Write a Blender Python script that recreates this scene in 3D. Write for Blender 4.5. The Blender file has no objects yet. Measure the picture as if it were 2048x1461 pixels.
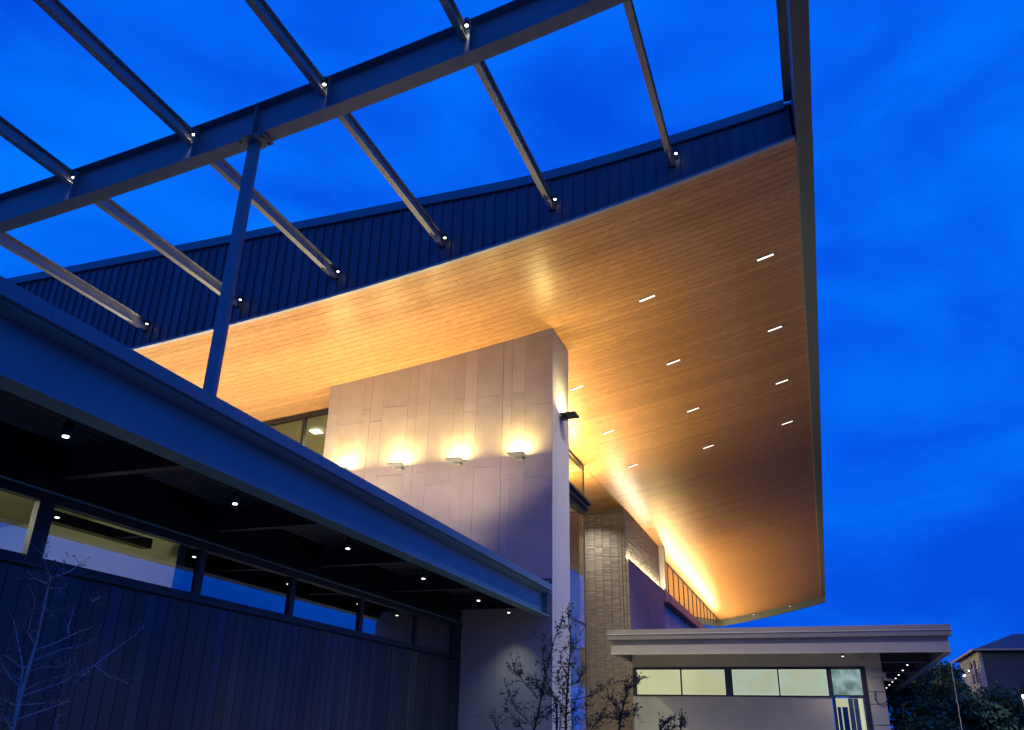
import bpy, math, random
from mathutils import Vector, Matrix

R_ = random.Random(7)
SC = bpy.context.scene
COL = SC.collection

# ------------------------------------------------------------------ camera
cam_d = bpy.data.cameras.new("camera")
cam = bpy.data.objects.new("camera", cam_d)
COL.objects.link(cam)
SC.camera = cam
cam_d.sensor_fit = 'HORIZONTAL'
cam_d.sensor_width = 36.0
cam_d.lens = 1656.05 / 2048 * 36
cam_d.clip_start = 0.05
cam_d.clip_end = 3000
_r = Vector((0.94392384, 0.32953025, 0.02043501))
_u = Vector((0.11620345, -0.38951762, 0.91365901))
_f = Vector((-0.30903808, 0.8600499, 0.40596752))
cam.matrix_world = Matrix(((_r.x, _u.x, -_f.x, 0), (_r.y, _u.y, -_f.y, 0), (_r.z, _u.z, -_f.z, 0), (0, 0, 0, 1)))
GZ = -1.6      # ground level: the camera is held 1.6 m above it

# ------------------------------------------------------------------ world
world = bpy.data.worlds.new("World")
SC.world = world
world.use_nodes = True
wn, wl = world.node_tree.nodes, world.node_tree.links
wn.clear()
w_out = wn.new('ShaderNodeOutputWorld')
w_bg = wn.new('ShaderNodeBackground')
w_sky = wn.new('ShaderNodeTexSky')
w_sky.sky_type = 'NISHITA'
w_sky.sun_disc = False
w_sky.sun_elevation = math.radians(1.5)
w_sky.sun_rotation = math.radians(200)
w_sky.ozone_density = 6.0
w_sky.dust_density = 0.3
w_tc = wn.new('ShaderNodeTexCoord')
w_sep = wn.new('ShaderNodeSeparateXYZ')
wl.new(w_tc.outputs['Generated'], w_sep.inputs[0])
w_ramp = wn.new('ShaderNodeValToRGB')      # blue hour: slightly deeper towards zenith
w_ramp.color_ramp.elements[0].position = 0.0
w_ramp.color_ramp.elements[0].color = (0.0010, 0.112, 0.86, 1)
w_ramp.color_ramp.elements[1].position = 1.0
w_ramp.color_ramp.elements[1].color = (0.0008, 0.110, 0.92, 1)
e = w_ramp.color_ramp.elements.new(0.45)
e.color = (0.0010, 0.180, 1.02, 1)
wl.new(w_sep.outputs['Z'], w_ramp.inputs[0])
w_map = wn.new('ShaderNodeMapping')
w_map.inputs['Scale'].default_value = (1.6, 1.6, 3.4)
w_map.inputs['Location'].default_value = (0.3, 1.1, 0.4)
wl.new(w_tc.outputs['Generated'], w_map.inputs[0])
w_noise = wn.new('ShaderNodeTexNoise')
w_noise.inputs['Scale'].default_value = 2.2
w_noise.inputs['Detail'].default_value = 5
w_noise.inputs['Roughness'].default_value = 0.52
w_noise.inputs['Distortion'].default_value = 0.5
wl.new(w_map.outputs[0], w_noise.inputs[0])
w_cr = wn.new('ShaderNodeMapRange')
w_cr.inputs[1].default_value = 0.35
w_cr.inputs[2].default_value = 0.68
w_cr.inputs[3].default_value = 0.0
w_cr.inputs[4].default_value = 1.0
wl.new(w_noise.outputs[0], w_cr.inputs[0])
w_mix = wn.new('ShaderNodeMix')
w_mix.data_type = 'RGBA'
w_mix.blend_type = 'MULTIPLY'
w_mix.inputs[0].default_value = 1.0
w_cl = wn.new('ShaderNodeValToRGB')
w_cl.color_ramp.elements[0].color = (1.0, 0.55, 0.82, 1)
w_cl.color_ramp.elements[1].color = (1.0, 1.14, 1.05, 1)
wl.new(w_cr.outputs[0], w_cl.inputs[0])
wl.new(w_ramp.outputs[0], w_mix.inputs[6])
wl.new(w_cl.outputs[0], w_mix.inputs[7])
w_add = wn.new('ShaderNodeMix')
w_add.data_type = 'RGBA'
w_add.blend_type = 'ADD'
w_add.inputs[0].default_value = 0.0006
wl.new(w_mix.outputs[2], w_add.inputs[6])
wl.new(w_sky.outputs[0], w_add.inputs[7])
wl.new(w_add.outputs[2], w_bg.inputs[0])
w_bg.inputs[1].default_value = 1.0
wl.new(w_bg.outputs[0], w_out.inputs[0])

sun_d = bpy.data.lights.new("sun", 'SUN')   # afterglow: hardly any direct light is left
sun_d.energy = 0.04
sun_d.angle = math.radians(30)
sun_d.color = (0.75, 0.82, 1.0)
sun = bpy.data.objects.new("sun", sun_d)
COL.objects.link(sun)
sun.rotation_euler = (math.radians(75), 0, math.radians(20))

SC.view_settings.view_transform = 'Standard'
SC.view_settings.look = 'None'
SC.view_settings.exposure = 0
SC.view_settings.gamma = 1
SC.view_settings.use_curve_mapping = False
SC.cycles.use_denoising = True
SC.cycles.max_bounces = 7
SC.cycles.diffuse_bounces = 3
SC.cycles.glossy_bounces = 4
SC.cycles.transparent_max_bounces = 10
SC.cycles.sample_clamp_indirect = 2.5
SC.cycles.blur_glossy = 1.0
SC.cycles.denoising_prefilter = 'ACCURATE'
SC.cycles.caustics_reflective = False
SC.cycles.caustics_refractive = False

# ------------------------------------------------------------------ helpers
class MB:
    def __init__(s):
        s.v, s.f = [], []
    def raw(s, vs, fs):
        o = len(s.v)
        s.v += [tuple(p) for p in vs]
        s.f += [tuple(i + o for i in f) for f in fs]
        return s
    def box(s, x0, x1, y0, y1, z0, z1):
        return s.raw([(x0, y0, z0), (x1, y0, z0), (x1, y1, z0), (x0, y1, z0), (x0, y0, z1), (x1, y0, z1), (x1, y1, z1), (x0, y1, z1)],
                     [(0, 3, 2, 1), (4, 5, 6, 7), (0, 1, 5, 4), (1, 2, 6, 5), (2, 3, 7, 6), (3, 0, 4, 7)])
    def prism(s, poly, axis, a, b):
        """poly: 2-D outline, extruded along axis from a to b"""
        n = len(poly)
        def P(p, t):
            return {'x': (t, p[0], p[1]), 'y': (p[0], t, p[1]), 'z': (p[0], p[1], t)}[axis]
        vs = [P(p, a) for p in poly] + [P(p, b) for p in poly]
        fs = [tuple(range(n)), tuple(range(2 * n - 1, n - 1, -1))] + [(i, i + n, (i + 1) % n + n, (i + 1) % n) for i in range(n)]
        return s.raw(vs, fs)
    def strip(s, xs, lo, hi, y0, y1):
        """a slab in the X-Z plane between the curves lo(x) and hi(x), from y0 to y1"""
        o = len(s.v)
        for x in xs:
            s.v += [(x, y0, lo(x)), (x, y1, lo(x)), (x, y1, hi(x)), (x, y0, hi(x))]
        for i in range(len(xs) - 1):
            a, b = o + 4 * i, o + 4 * i + 4
            s.f += [(a, a + 1, b + 1, b), (a + 3, b + 3, b + 2, a + 2), (a, b, b + 3, a + 3), (a + 1, a + 2, b + 2, b + 1)]
        e_ = o + 4 * (len(xs) - 1)
        s.f += [(o, o + 3, o + 2, o + 1), (e_, e_ + 1, e_ + 2, e_ + 3)]
        return s
    def tube(s, pts, rad, n=6):
        pts = [Vector(p) for p in pts]
        o = len(s.v)
        if not hasattr(rad, '__len__'):
            rad = [rad] * len(pts)
        for i, p in enumerate(pts):
            t = (pts[min(i + 1, len(pts) - 1)] - pts[max(i - 1, 0)]).normalized()
            a = t.cross(Vector((0.13, 0.31, 0.94)) if abs(t.z) < 0.9 else Vector((1, 0.1, 0))).normalized()
            b = t.cross(a)
            for k in range(n):
                w = 2 * math.pi * k / n
                s.v.append(tuple(p + (a * math.cos(w) + b * math.sin(w)) * rad[i]))
        for i in range(len(pts) - 1):
            for k in range(n):
                k2 = (k + 1) % n
                s.f.append((o + i * n + k, o + i * n + k2, o + (i + 1) * n + k2, o + (i + 1) * n + k))
        s.f.append(tuple(o + k for k in range(n))[::-1])
        s.f.append(tuple(o + (len(pts) - 1) * n + k for k in range(n)))
        return s
    def cyl(s, x, y, z0, z1, r, n=16):
        return s.tube([(x, y, z0), (x, y, z1)], r, n)
    def leaf(s, p, d, ln, wd, rnd):
        d = d.normalized()
        a = d.cross(Vector((rnd.uniform(-1, 1), rnd.uniform(-1, 1), rnd.uniform(-1, 1)))).normalized() * wd
        return s.raw([p, p + d * ln * .45 + a, p + d * ln, p + d * ln * .45 - a], [(0, 1, 2, 3)])
    def mesh(s, name, mat, smooth=False):
        m = bpy.data.meshes.new(name)
        m.from_pydata(s.v, [], s.f)
        m.materials.append(mat)
        if smooth:
            m.polygons.foreach_set('use_smooth', [True] * len(m.polygons))
        m.update()
        return m
    def build(s, name, mat, parent=None, smooth=False, bevel=0):
        o = bpy.data.objects.new(name, s.mesh(name, mat, smooth))
        COL.objects.link(o)
        if parent is not None:
            link(o, parent)
        if bevel:
            b = o.modifiers.new('bevel', 'BEVEL')
            b.width = bevel
            b.segments = 2
            b.limit_method = 'ANGLE'
        return o

def link(o, parent):
    """parent keeping world coordinates (things' empties carry only a location)"""
    o.parent = parent
    L = Vector((0, 0, 0))
    p = parent
    while p is not None:
        L += p.location
        p = p.parent
    o.location = o.location - L

def tag(o, label=None, cat=None, group=None, kind=None):
    for k, v in (('label', label), ('category', cat), ('group', group), ('kind', kind)):
        if v:
            o[k] = v
    return o

def thing(name, label, cat, loc=(0, 0, 0), group=None):
    o = bpy.data.objects.new(name, None)
    COL.objects.link(o)
    o.location = loc
    o.empty_display_size = 0.2
    return tag(o, label, cat, group)

def inst(mesh, name, parent, loc, scale=None):
    o = bpy.data.objects.new(name, mesh)
    COL.objects.link(o)
    o.location = loc
    if scale:
        o.scale = scale
    link(o, parent)
    return o

def lamp(kind, name, parent, loc, energy, color, rot=(0, 0, 0), **kw):
    d = bpy.data.lights.new(name, kind)
    d.energy = energy
    d.color = color
    for k, v in kw.items():
        setattr(d, k, v)
    o = bpy.data.objects.new(name, d)
    COL.objects.link(o)
    o.location = loc
    o.rotation_euler = rot
    link(o, parent)
    return o

def copy_tree(o, dx, label, parent=None):
    c = o.copy()
    COL.objects.link(c)
    if parent is None:
        c.location = o.location + Vector(dx)
        if label:
            c['label'] = label
    else:
        c.parent = parent
    for ch in list(o.children):
        copy_tree(ch, dx, None, c)
    return c

# ------------------------------------------------------------------ materials
def mat(name, color, rough=0.5, metal=0.0, noise=None, bump=None, rand=0.0, spec=None, rrand=0.0, stretch=(1, 1, 1), wear=None):
    """noise=(scale, amount): colour mottling; bump=(scale, distance); rand: per-object value change; wear=(scale, colour, cover)"""
    m = bpy.data.materials.new(name)
    m.use_nodes = True
    n, l = m.node_tree.nodes, m.node_tree.links
    b = n['Principled BSDF']
    b.inputs['Base Color'].default_value = (*color, 1)
    b.inputs['Roughness'].default_value = rough
    b.inputs['Metallic'].default_value = metal
    if spec is not None:
        b.inputs['Specular IOR Level'].default_value = spec
    tc = n.new('ShaderNodeTexCoord')
    mp = n.new('ShaderNodeMapping')
    mp.inputs['Scale'].default_value = stretch
    l.new(tc.outputs['Object'], mp.inputs[0])
    cur = None
    def socket():
        if cur is None:
            r = n.new('ShaderNodeRGB')
            r.outputs[0].default_value = (*color, 1)
            return r.outputs[0]
        return cur
    if noise:
        t = n.new('ShaderNodeTexNoise')
        t.inputs['Scale'].default_value = noise[0]
        t.inputs['Detail'].default_value = 6
        t.inputs['Roughness'].default_value = 0.6
        l.new(mp.outputs[0], t.inputs[0])
        mr = n.new('ShaderNodeMapRange')
        mr.inputs[1].default_value = 0.3
        mr.inputs[2].default_value = 0.7
        mr.inputs[3].default_value = 1 - noise[1]
        mr.inputs[4].default_value = 1 + noise[1]
        l.new(t.outputs[0], mr.inputs[0])
        mx = n.new('ShaderNodeVectorMath')
        mx.operation = 'SCALE'
        l.new(socket(), mx.inputs[0])
        l.new(mr.outputs[0], mx.inputs['Scale'])
        cur = mx.outputs[0]
    if rand or rrand:
        oi = n.new('ShaderNodeObjectInfo')
    if rand:
        mr = n.new('ShaderNodeMapRange')
        mr.inputs[3].default_value = 1 - rand
        mr.inputs[4].default_value = 1 + rand
        l.new(oi.outputs['Random'], mr.inputs[0])
        mx = n.new('ShaderNodeVectorMath')
        mx.operation = 'SCALE'
        l.new(socket(), mx.inputs[0])
        l.new(mr.outputs[0], mx.inputs['Scale'])
        cur = mx.outputs[0]
    if wear:
        t = n.new('ShaderNodeTexNoise')
        t.inputs['Scale'].default_value = wear[0]
        t.inputs['Detail'].default_value = 5
        l.new(tc.outputs['Object'], t.inputs[0])
        mr = n.new('ShaderNodeMapRange')
        mr.inputs[1].default_value = 0.5
        mr.inputs[2].default_value = 0.75
        mr.inputs[3].default_value = 0
        mr.inputs[4].default_value = wear[2]
        l.new(t.outputs[0], mr.inputs[0])
        mx = n.new('ShaderNodeMix')
        mx.data_type = 'RGBA'
        l.new(mr.outputs[0], mx.inputs[0])
        l.new(socket(), mx.inputs[6])
        mx.inputs[7].default_value = (*wear[1], 1)
        cur = mx.outputs[2]
    if rrand:
        mr = n.new('ShaderNodeMapRange')
        mr.inputs[3].default_value = max(0.05, rough - rrand)
        mr.inputs[4].default_value = rough + rrand
        mo = n.new('ShaderNodeMath')
        mo.operation = 'FRACT'
        ml = n.new('ShaderNodeMath')
        ml.operation = 'MULTIPLY'
        ml.inputs[1].default_value = 7.31
        l.new(oi.outputs['Random'], ml.inputs[0])
        l.new(ml.outputs[0], mo.inputs[0])
        l.new(mo.outputs[0], mr.inputs[0])
        l.new(mr.outputs[0], b.inputs['Roughness'])
    if cur is not None:
        l.new(cur, b.inputs['Base Color'])
    if bump:
        t = n.new('ShaderNodeTexNoise')
        t.inputs['Scale'].default_value = bump[0]
        t.inputs['Detail'].default_value = 4
        l.new(mp.outputs[0], t.inputs[0])
        bp = n.new('ShaderNodeBump')
        bp.inputs['Strength'].default_value = 1
        bp.inputs['Distance'].default_value = bump[1]
        l.new(t.outputs[0], bp.inputs['Height'])
        l.new(bp.outputs[0], b.inputs['Normal'])
    return m

def emit(name, color, strength, pattern=None):
    m = bpy.data.materials.new(name)
    m.use_nodes = True
    n, l = m.node_tree.nodes, m.node_tree.links
    n.clear()
    o = n.new('ShaderNodeOutputMaterial')
    em = n.new('ShaderNodeEmission')
    em.inputs[0].default_value = (*color, 1)
    em.inputs[1].default_value = strength
    l.new(em.outputs[0], o.inputs[0])
    if pattern:
        tc = n.new('ShaderNodeTexCoord')
        t = n.new('ShaderNodeTexNoise')
        t.inputs['Scale'].default_value = pattern[0]
        t.inputs['Detail'].default_value = 5
        l.new(tc.outputs['Object'], t.inputs[0])
        cr = n.new('ShaderNodeValToRGB')
        cr.color_ramp.elements[0].position = 0.38
        cr.color_ramp.elements[1].position = 0.62
        cr.color_ramp.elements[0].color = (*pattern[1], 1)
        cr.color_ramp.elements[1].color = (*color, 1)
        l.new(t.outputs[0], cr.inputs[0])
        l.new(cr.outputs[0], em.inputs[0])
    return m

def glass(name, tint=(0.8, 0.85, 0.8), refl=0.0, gloss=(1, 1, 1), mult=1.6):
    m = bpy.data.materials.new(name)
    m.use_nodes = True
    n, l = m.node_tree.nodes, m.node_tree.links
    n.clear()
    o = n.new('ShaderNodeOutputMaterial')
    tr = n.new('ShaderNodeBsdfTransparent')
    tr.inputs[0].default_value = (*tint, 1)
    gl = n.new('ShaderNodeBsdfGlossy')
    gl.inputs['Color'].default_value = (*gloss, 1)
    gl.inputs['Roughness'].default_value = 0.0
    fr = n.new('ShaderNodeFresnel')
    fr.inputs[0].default_value = 1.52
    ad = n.new('ShaderNodeMath')
    ad.operation = 'MULTIPLY_ADD'
    ad.inputs[1].default_value = mult
    ad.inputs[2].default_value = refl
    ad.use_clamp = True
    l.new(fr.outputs[0], ad.inputs[0])
    mx = n.new('ShaderNodeMixShader')
    l.new(ad.outputs[0], mx.inputs[0])
    l.new(tr.outputs[0], mx.inputs[1])
    l.new(gl.outputs[0], mx.inputs[2])
    l.new(mx.outputs[0], o.inputs[0])
    return m

def wood_mat(name, color, dark, rough, rand):
    m = mat(name, color, rough)
    n, l = m.node_tree.nodes, m.node_tree.links
    b = n['Principled BSDF']
    tc = n.new('ShaderNodeTexCoord')
    oi = n.new('ShaderNodeObjectInfo')
    off = n.new('ShaderNodeVectorMath')
    off.operation = 'MULTIPLY_ADD'
    off.inputs[0].default_value = (13, 7, 3)
    l.new(oi.outputs['Random'], off.inputs[1])
    l.new(tc.outputs['Object'], off.inputs[2])
    def noise(scale, sx, sy, detail):
        mp = n.new('ShaderNodeMapping')
        mp.inputs['Scale'].default_value = (sx, sy, 1)
        l.new(off.outputs[0], mp.inputs[0])
        t = n.new('ShaderNodeTexNoise')
        t.inputs['Scale'].default_value = scale
        t.inputs['Detail'].default_value = detail
        t.inputs['Roughness'].default_value = 0.65
        l.new(mp.outputs[0], t.inputs[0])
        return t.outputs[0]
    grain = noise(3.0, 0.9, 22, 6)
    blot = noise(5.0, 1.0, 5.0, 5)
    ad = n.new('ShaderNodeMath')
    ad.operation = 'ADD'
    l.new(grain, ad.inputs[0])
    l.new(blot, ad.inputs[1])
    mr = n.new('ShaderNodeMapRange')
    mr.inputs[1].default_value = 0.72
    mr.inputs[2].default_value = 1.28
    l.new(ad.outputs[0], mr.inputs[0])
    mx = n.new('ShaderNodeMix')
    mx.data_type = 'RGBA'
    l.new(mr.outputs[0], mx.inputs[0])
    mx.inputs[6].default_value = (*dark, 1)
    mx.inputs[7].default_value = (*color, 1)
    rr = n.new('ShaderNodeMapRange')
    rr.inputs[3].default_value = 1 - rand
    rr.inputs[4].default_value = 1 + rand
    l.new(oi.outputs['Random'], rr.inputs[0])
    sc = n.new('ShaderNodeVectorMath')
    sc.operation = 'SCALE'
    l.new(mx.outputs[2], sc.inputs[0])
    l.new(rr.outputs[0], sc.inputs['Scale'])
    l.new(sc.outputs[0], b.inputs['Base Color'])
    bp = n.new('ShaderNodeBump')
    bp.inputs['Distance'].default_value = 0.0015
    l.new(grain, bp.inputs['Height'])
    l.new(bp.outputs[0], b.inputs['Normal'])
    return m

M = {}
M['steel'] = mat('painted_steel', (0.20, 0.235, 0.245), 0.42, noise=(1.3, .10), bump=(60, .0006), wear=(2.5, (0.15, 0.165, 0.17), .5))
M['edge'] = mat('edge_beam_paint', (0.075, 0.105, 0.125), 0.5, noise=(1.3, .10), bump=(60, .0006), wear=(2.5, (0.06, 0.08, 0.095), .5))
M['joist'] = mat('galvanised_joist', (0.30, 0.30, 0.29), 0.5, noise=(1.2, .08))
M['fascia'] = mat('canopy_steel', (0.12, 0.25, 0.27), 0.40, noise=(.7, .10), bump=(45, .0006), wear=(1.2, (0.10, 0.19, 0.21), .5))
M['flash'] = mat('metal_flashing', (0.11, 0.19, 0.215), 0.35, noise=(.9, .10), bump=(3, .002))
M['clad'] = mat('dark_metal_cladding', (0.095, 0.09, 0.11), 0.45, noise=(.8, .14), rand=.10, bump=(2.2, .004), rrand=.08)
M['wood'] = wood_mat('soffit_wood', (0.66, 0.355, 0.150), (0.34, 0.155, 0.048), 0.33, .11)
M['groove'] = mat('dark_groove_backing', (0.02, 0.01, 0.005), 0.8, noise=(5, .2))
M['trim'] = mat('pale_trim', (0.42, 0.40, 0.37), 0.35, noise=(2, .08))
M['stone'] = mat('limestone_panel', (0.45, 0.38, 0.345), 0.62, noise=(2.2, .08), rand=.075, bump=(28, .0012), wear=(1.6, (0.39, 0.33, 0.30), .35))
M['stoneback'] = mat('joint_backing', (0.55, 0.48, 0.42), 0.9, noise=(6, .1))
M['return'] = mat('smooth_panel', (0.50, 0.50, 0.47), 0.45, noise=(1.1, .05), bump=(9, .001), stretch=(3, 3, .3))
M['brick'] = mat('thin_brick', (0.28, 0.255, 0.20), 0.8, noise=(7, .16), rand=.24, bump=(40, .0005))
M['brickfar'] = mat('thin_brick_coursed', (0.28, 0.255, 0.20), 0.8, noise=(1.0, .38), bump=(40, .0005), stretch=(2.8, 2.8, 15))
M['mortar'] = mat('mortar', (0.15, 0.13, 0.10), 0.9, noise=(12, .12))
M['stucco'] = mat('mauve_stucco', (0.46, 0.34, 0.34), 0.8, noise=(1.4, .09), bump=(50, .002))
M['dark'] = mat('dark_timber_board', (0.022, 0.024, 0.026), 0.36, noise=(3.0, .35), rand=.40, rrand=.10, bump=(14, .0008), stretch=(1, 1, .08))
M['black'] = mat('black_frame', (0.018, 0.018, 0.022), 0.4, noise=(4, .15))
M['deck'] = mat('dark_metal_deck', (0.06, 0.058, 0.058), 0.5, noise=(2, .15))
M['lampbody'] = mat('fixture_metal', (0.30, 0.31, 0.28), 0.4, noise=(8, .08))
M['lampdark'] = mat('dark_fixture_metal', (0.035, 0.035, 0.038), 0.4, noise=(8, .08))
M['ground'] = mat('paving', (0.24, 0.22, 0.21), 0.85, noise=(.6, .12), bump=(20, .003))
M['lawn'] = mat('lawn', (0.04, 0.06, 0.025), 0.95, noise=(1.2, .4), bump=(8, .03))
M['wall'] = mat('warm_grey_panel', (0.42, 0.40, 0.37), 0.6, noise=(.8, .08), bump=(30, .001), wear=(1.1, (0.35, 0.34, 0.33), .5))
M['eave'] = mat('eave_metal', (0.20, 0.19, 0.20), 0.42, noise=(1.2, .07), bump=(4, .001))
M['eaveband'] = mat('eave_band_metal', (0.32, 0.30, 0.29), 0.5, noise=(1.2, .07), bump=(4, .001))
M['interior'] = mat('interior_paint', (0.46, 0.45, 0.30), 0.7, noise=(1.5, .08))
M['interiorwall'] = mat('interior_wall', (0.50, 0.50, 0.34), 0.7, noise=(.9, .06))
M['glass'] = glass('curtain_glass', (0.74, 0.78, 0.66), 0.03, mult=1.15)
M['glassdark'] = glass('dark_glass', (0.72, 0.76, 0.68), 0.27, mult=1.5)
M['white'] = emit('lamp_white', (1.0, 0.97, 0.90), 6)
M['whitelin'] = emit('lamp_white_linear', (1.0, 0.95, 0.84), 2.2)
M['glow'] = emit('sconce_diffuser', (1.0, 0.86, 0.50), 5)
M['panelight'] = emit('ceiling_light_panel', (1.0, 1.0, 0.9), 2.5)
M['shadeA'] = emit('lit_roller_shade', (0.63, 0.61, 0.39), 1.2, (.7, (0.56, 0.55, 0.35)))
M['shadeB'] = emit('lit_window_painted_reflection', (0.52, 0.66, 0.56), 1.05, (1.1, (0.55, 0.56, 0.38)))  # tree reflections imitated by noise in the glow colour
M['shadeC'] = emit('lit_transom', (0.36, 0.52, 0.55), 0.8, (3.2, (0.14, 0.24, 0.22)))
M['shadeedge'] = emit('bright_window_rim', (0.82, 0.88, 0.66), 1.0)
M['bark'] = mat('pale_bark', (0.30, 0.31, 0.30), 0.8, noise=(9, .2))
M['barkdark'] = mat('dark_bark', (0.030, 0.028, 0.026), 0.9, noise=(9, .2))
M['leafdark'] = mat('dark_leaf', (0.030, 0.045, 0.030), 0.7, noise=(6, .35))
M['leafdry'] = mat('dry_leaf', (0.05, 0.05, 0.055), 0.7, noise=(6, .3))
M['roofing'] = mat('shingle_roof', (0.11, 0.11, 0.13), 0.9, noise=(3, .2), bump=(12, .02))
M['housewall'] = mat('rubble_stone', (0.36, 0.40, 0.46), 0.9, noise=(2.4, .28), bump=(5, .03))
M['houseplain'] = mat('grey_render', (0.055, 0.085, 0.12), 0.9, noise=(1.1, .2), bump=(6, .01))
M['cream'] = mat('cream_trim', (0.40, 0.36, 0.30), 0.7, noise=(3, .1))
for i_, (c_, a_) in enumerate([((0.035, 0.095, 0.040), .45), ((0.025, 0.075, 0.045), .4), ((0.045, 0.11, 0.040), .45)]):
    M['crown%d' % i_] = mat('foliage_%s' % 'abc'[i_], c_, 0.75, noise=(1.3, a_))

WARM = (1.0, 0.74, 0.34)
WARM2 = (1.0, 0.78, 0.48)
NEUT = (1.0, 0.88, 0.76)

# ------------------------------------------------------------------ the roof curve
def zs(x):
    return 1.06945495e-04 * x ** 3 + 8.10461069e-03 * x ** 2 + 2.52711478e-01 * x + 10.5395575
def ztop(x):
    P = [(-30, 11.0), (-5.2, 11.0), (-4.2, 11.04), (-3.15, 11.14), (-2.1, 11.26), (-.7, 11.45), (.6, 11.65), (1.2, 11.74)]
    for (a, b), (c, d) in zip(P, P[1:]):
        if x <= c:
            return b + (d - b) * (x - a) / (c - a)
    return P[-1][1]
def span(a, b, n):
    return [a + (b - a) * i / n for i in range(n + 1)]

# ------------------------------------------------------------------ setting
g = MB().box(-1200, 1200, -1200, 1200, GZ - 1, GZ - 0.02).build('ground', M['lawn'])
tag(g, kind='structure')
pv = MB().box(-30, 14, -14, 76, GZ - .015, GZ).build('paving', M['ground'])
tag(pv, kind='structure')

# ================================================================== SWOOPING ROOF
XL, XR = -21.0, 0.74
Y0, Y1 = 14.0, 74.0
roof = thing('curved_roof', 'upswept roof with a glowing timber soffit and dark ribbed metal fascia over the entrance', 'roof', (0.75, 14, 10.7))
# soffit boards: eight meshes shared by 270 boards, each of lengths butted end to end
pitch = 0.2222
variants = []
for k in range(8):
    rv = random.Random(40 + k)
    mb = MB()
    x = XL
    nx = XL + rv.uniform(.6, 4.4)
    while x < XR:
        e_ = min(nx, XR)
        mb.strip(span(x + .002, e_ - .002, max(2, int((e_ - x) / .8))), lambda t: zs(t), lambda t: zs(t) + .022, 0, pitch - .011)
        x = e_
        nx = x + rv.choice([3.6, 4.2, 4.8])
    variants.append(mb.mesh('soffit_board', M['wood']))
nb = int((Y1 - Y0) / pitch)
for i in range(nb):
    inst(R_.choice(variants), 'soffit_board', roof, (0, Y0 + .06 + i * pitch, 0))
MB().strip(span(XL, XR, 28), lambda t: zs(t) + .024, lambda t: zs(t) + .10, Y0 + .03, Y1).build('soffit_backing', M['groove'], roof)
MB().strip(span(XL, XR + .3, 28), lambda t: ztop(t) - .06, lambda t: ztop(t), Y0 + .05, Y1 + .3).build('roof_covering', M['flash'], roof)
MB().strip(span(XL, XR - .005, 28), lambda t: zs(t) - .012, lambda t: zs(t) + .045, Y0 - .05, Y0 + .055).build('soffit_edge_trim', M['trim'], roof)
# standing seam cladding panels
x = XL
while x < 0.56:
    x2 = min(x + .25, .70)
    mb = MB()
    lo = lambda t: zs(t) + .047
    hi = lambda t: ztop(t) - .19
    mb.strip([x + .004, x2 - .004], lo, hi, Y0 - .012, Y0 + .03)
    if x2 < .69:
        mb.strip([x2 - .022, x2 + .003], lo, hi, Y0 - .050, Y0 - .0135)
    mb.build('cladding_panel', M['clad'], roof)
    x = x2
mb = MB()
mb.strip(span(XL, .615, 30), lambda t: ztop(t) - .19, lambda t: ztop(t) + .01, Y0 - .075, Y0 + .04)
mb.strip(span(XL, .615, 30), lambda t: ztop(t) - .215, lambda t: ztop(t) - .193, Y0 - .085, Y0 - .04)
mb.build('parapet_coping', M['flash'], roof)
# right edge beam, running on beyond the roof over the open frame
mb = MB()
mb.box(.765, 1.055, -3, Y1 + .3, 10.70, 10.735)
mb.box(.765, .79, -3, Y0 - .08, 10.735, 11.58)
mb.box(.755, 1.065, Y0 + .04, Y1 + .3, 10.737, 11.66)
mb.box(.615, 1.06, -3, Y0 - .08, 11.58, 11.62)
for y in span(-1.2, 12.4, 6):
    mb.box(.79, 1.03, y, y + .012, 10.735, 11.58)
mb.build('edge_beam', M['edge'], roof)
mb = MB()
mb.box(.742, .768, Y0 + .06, Y1, 10.700, 10.74)
mb.build('soffit_side_trim', M['eave'], roof)
mb = MB()
mb.strip(span(-7.6, 1.06, 12), lambda t: zs(t) - .52, lambda t: zs(t) + .3, Y1 + .02, Y1 + .32)
mb.build('far_end_beam', M['edge'], roof)
# trim line on the soffit along the building line
MB().raw([], []).strip([-7.44, -7.39], lambda t: zs(t) - .012, lambda t: zs(t) + .01, 28.65, 43.5).build('soffit_line_trim', M['wood'], roof)

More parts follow.
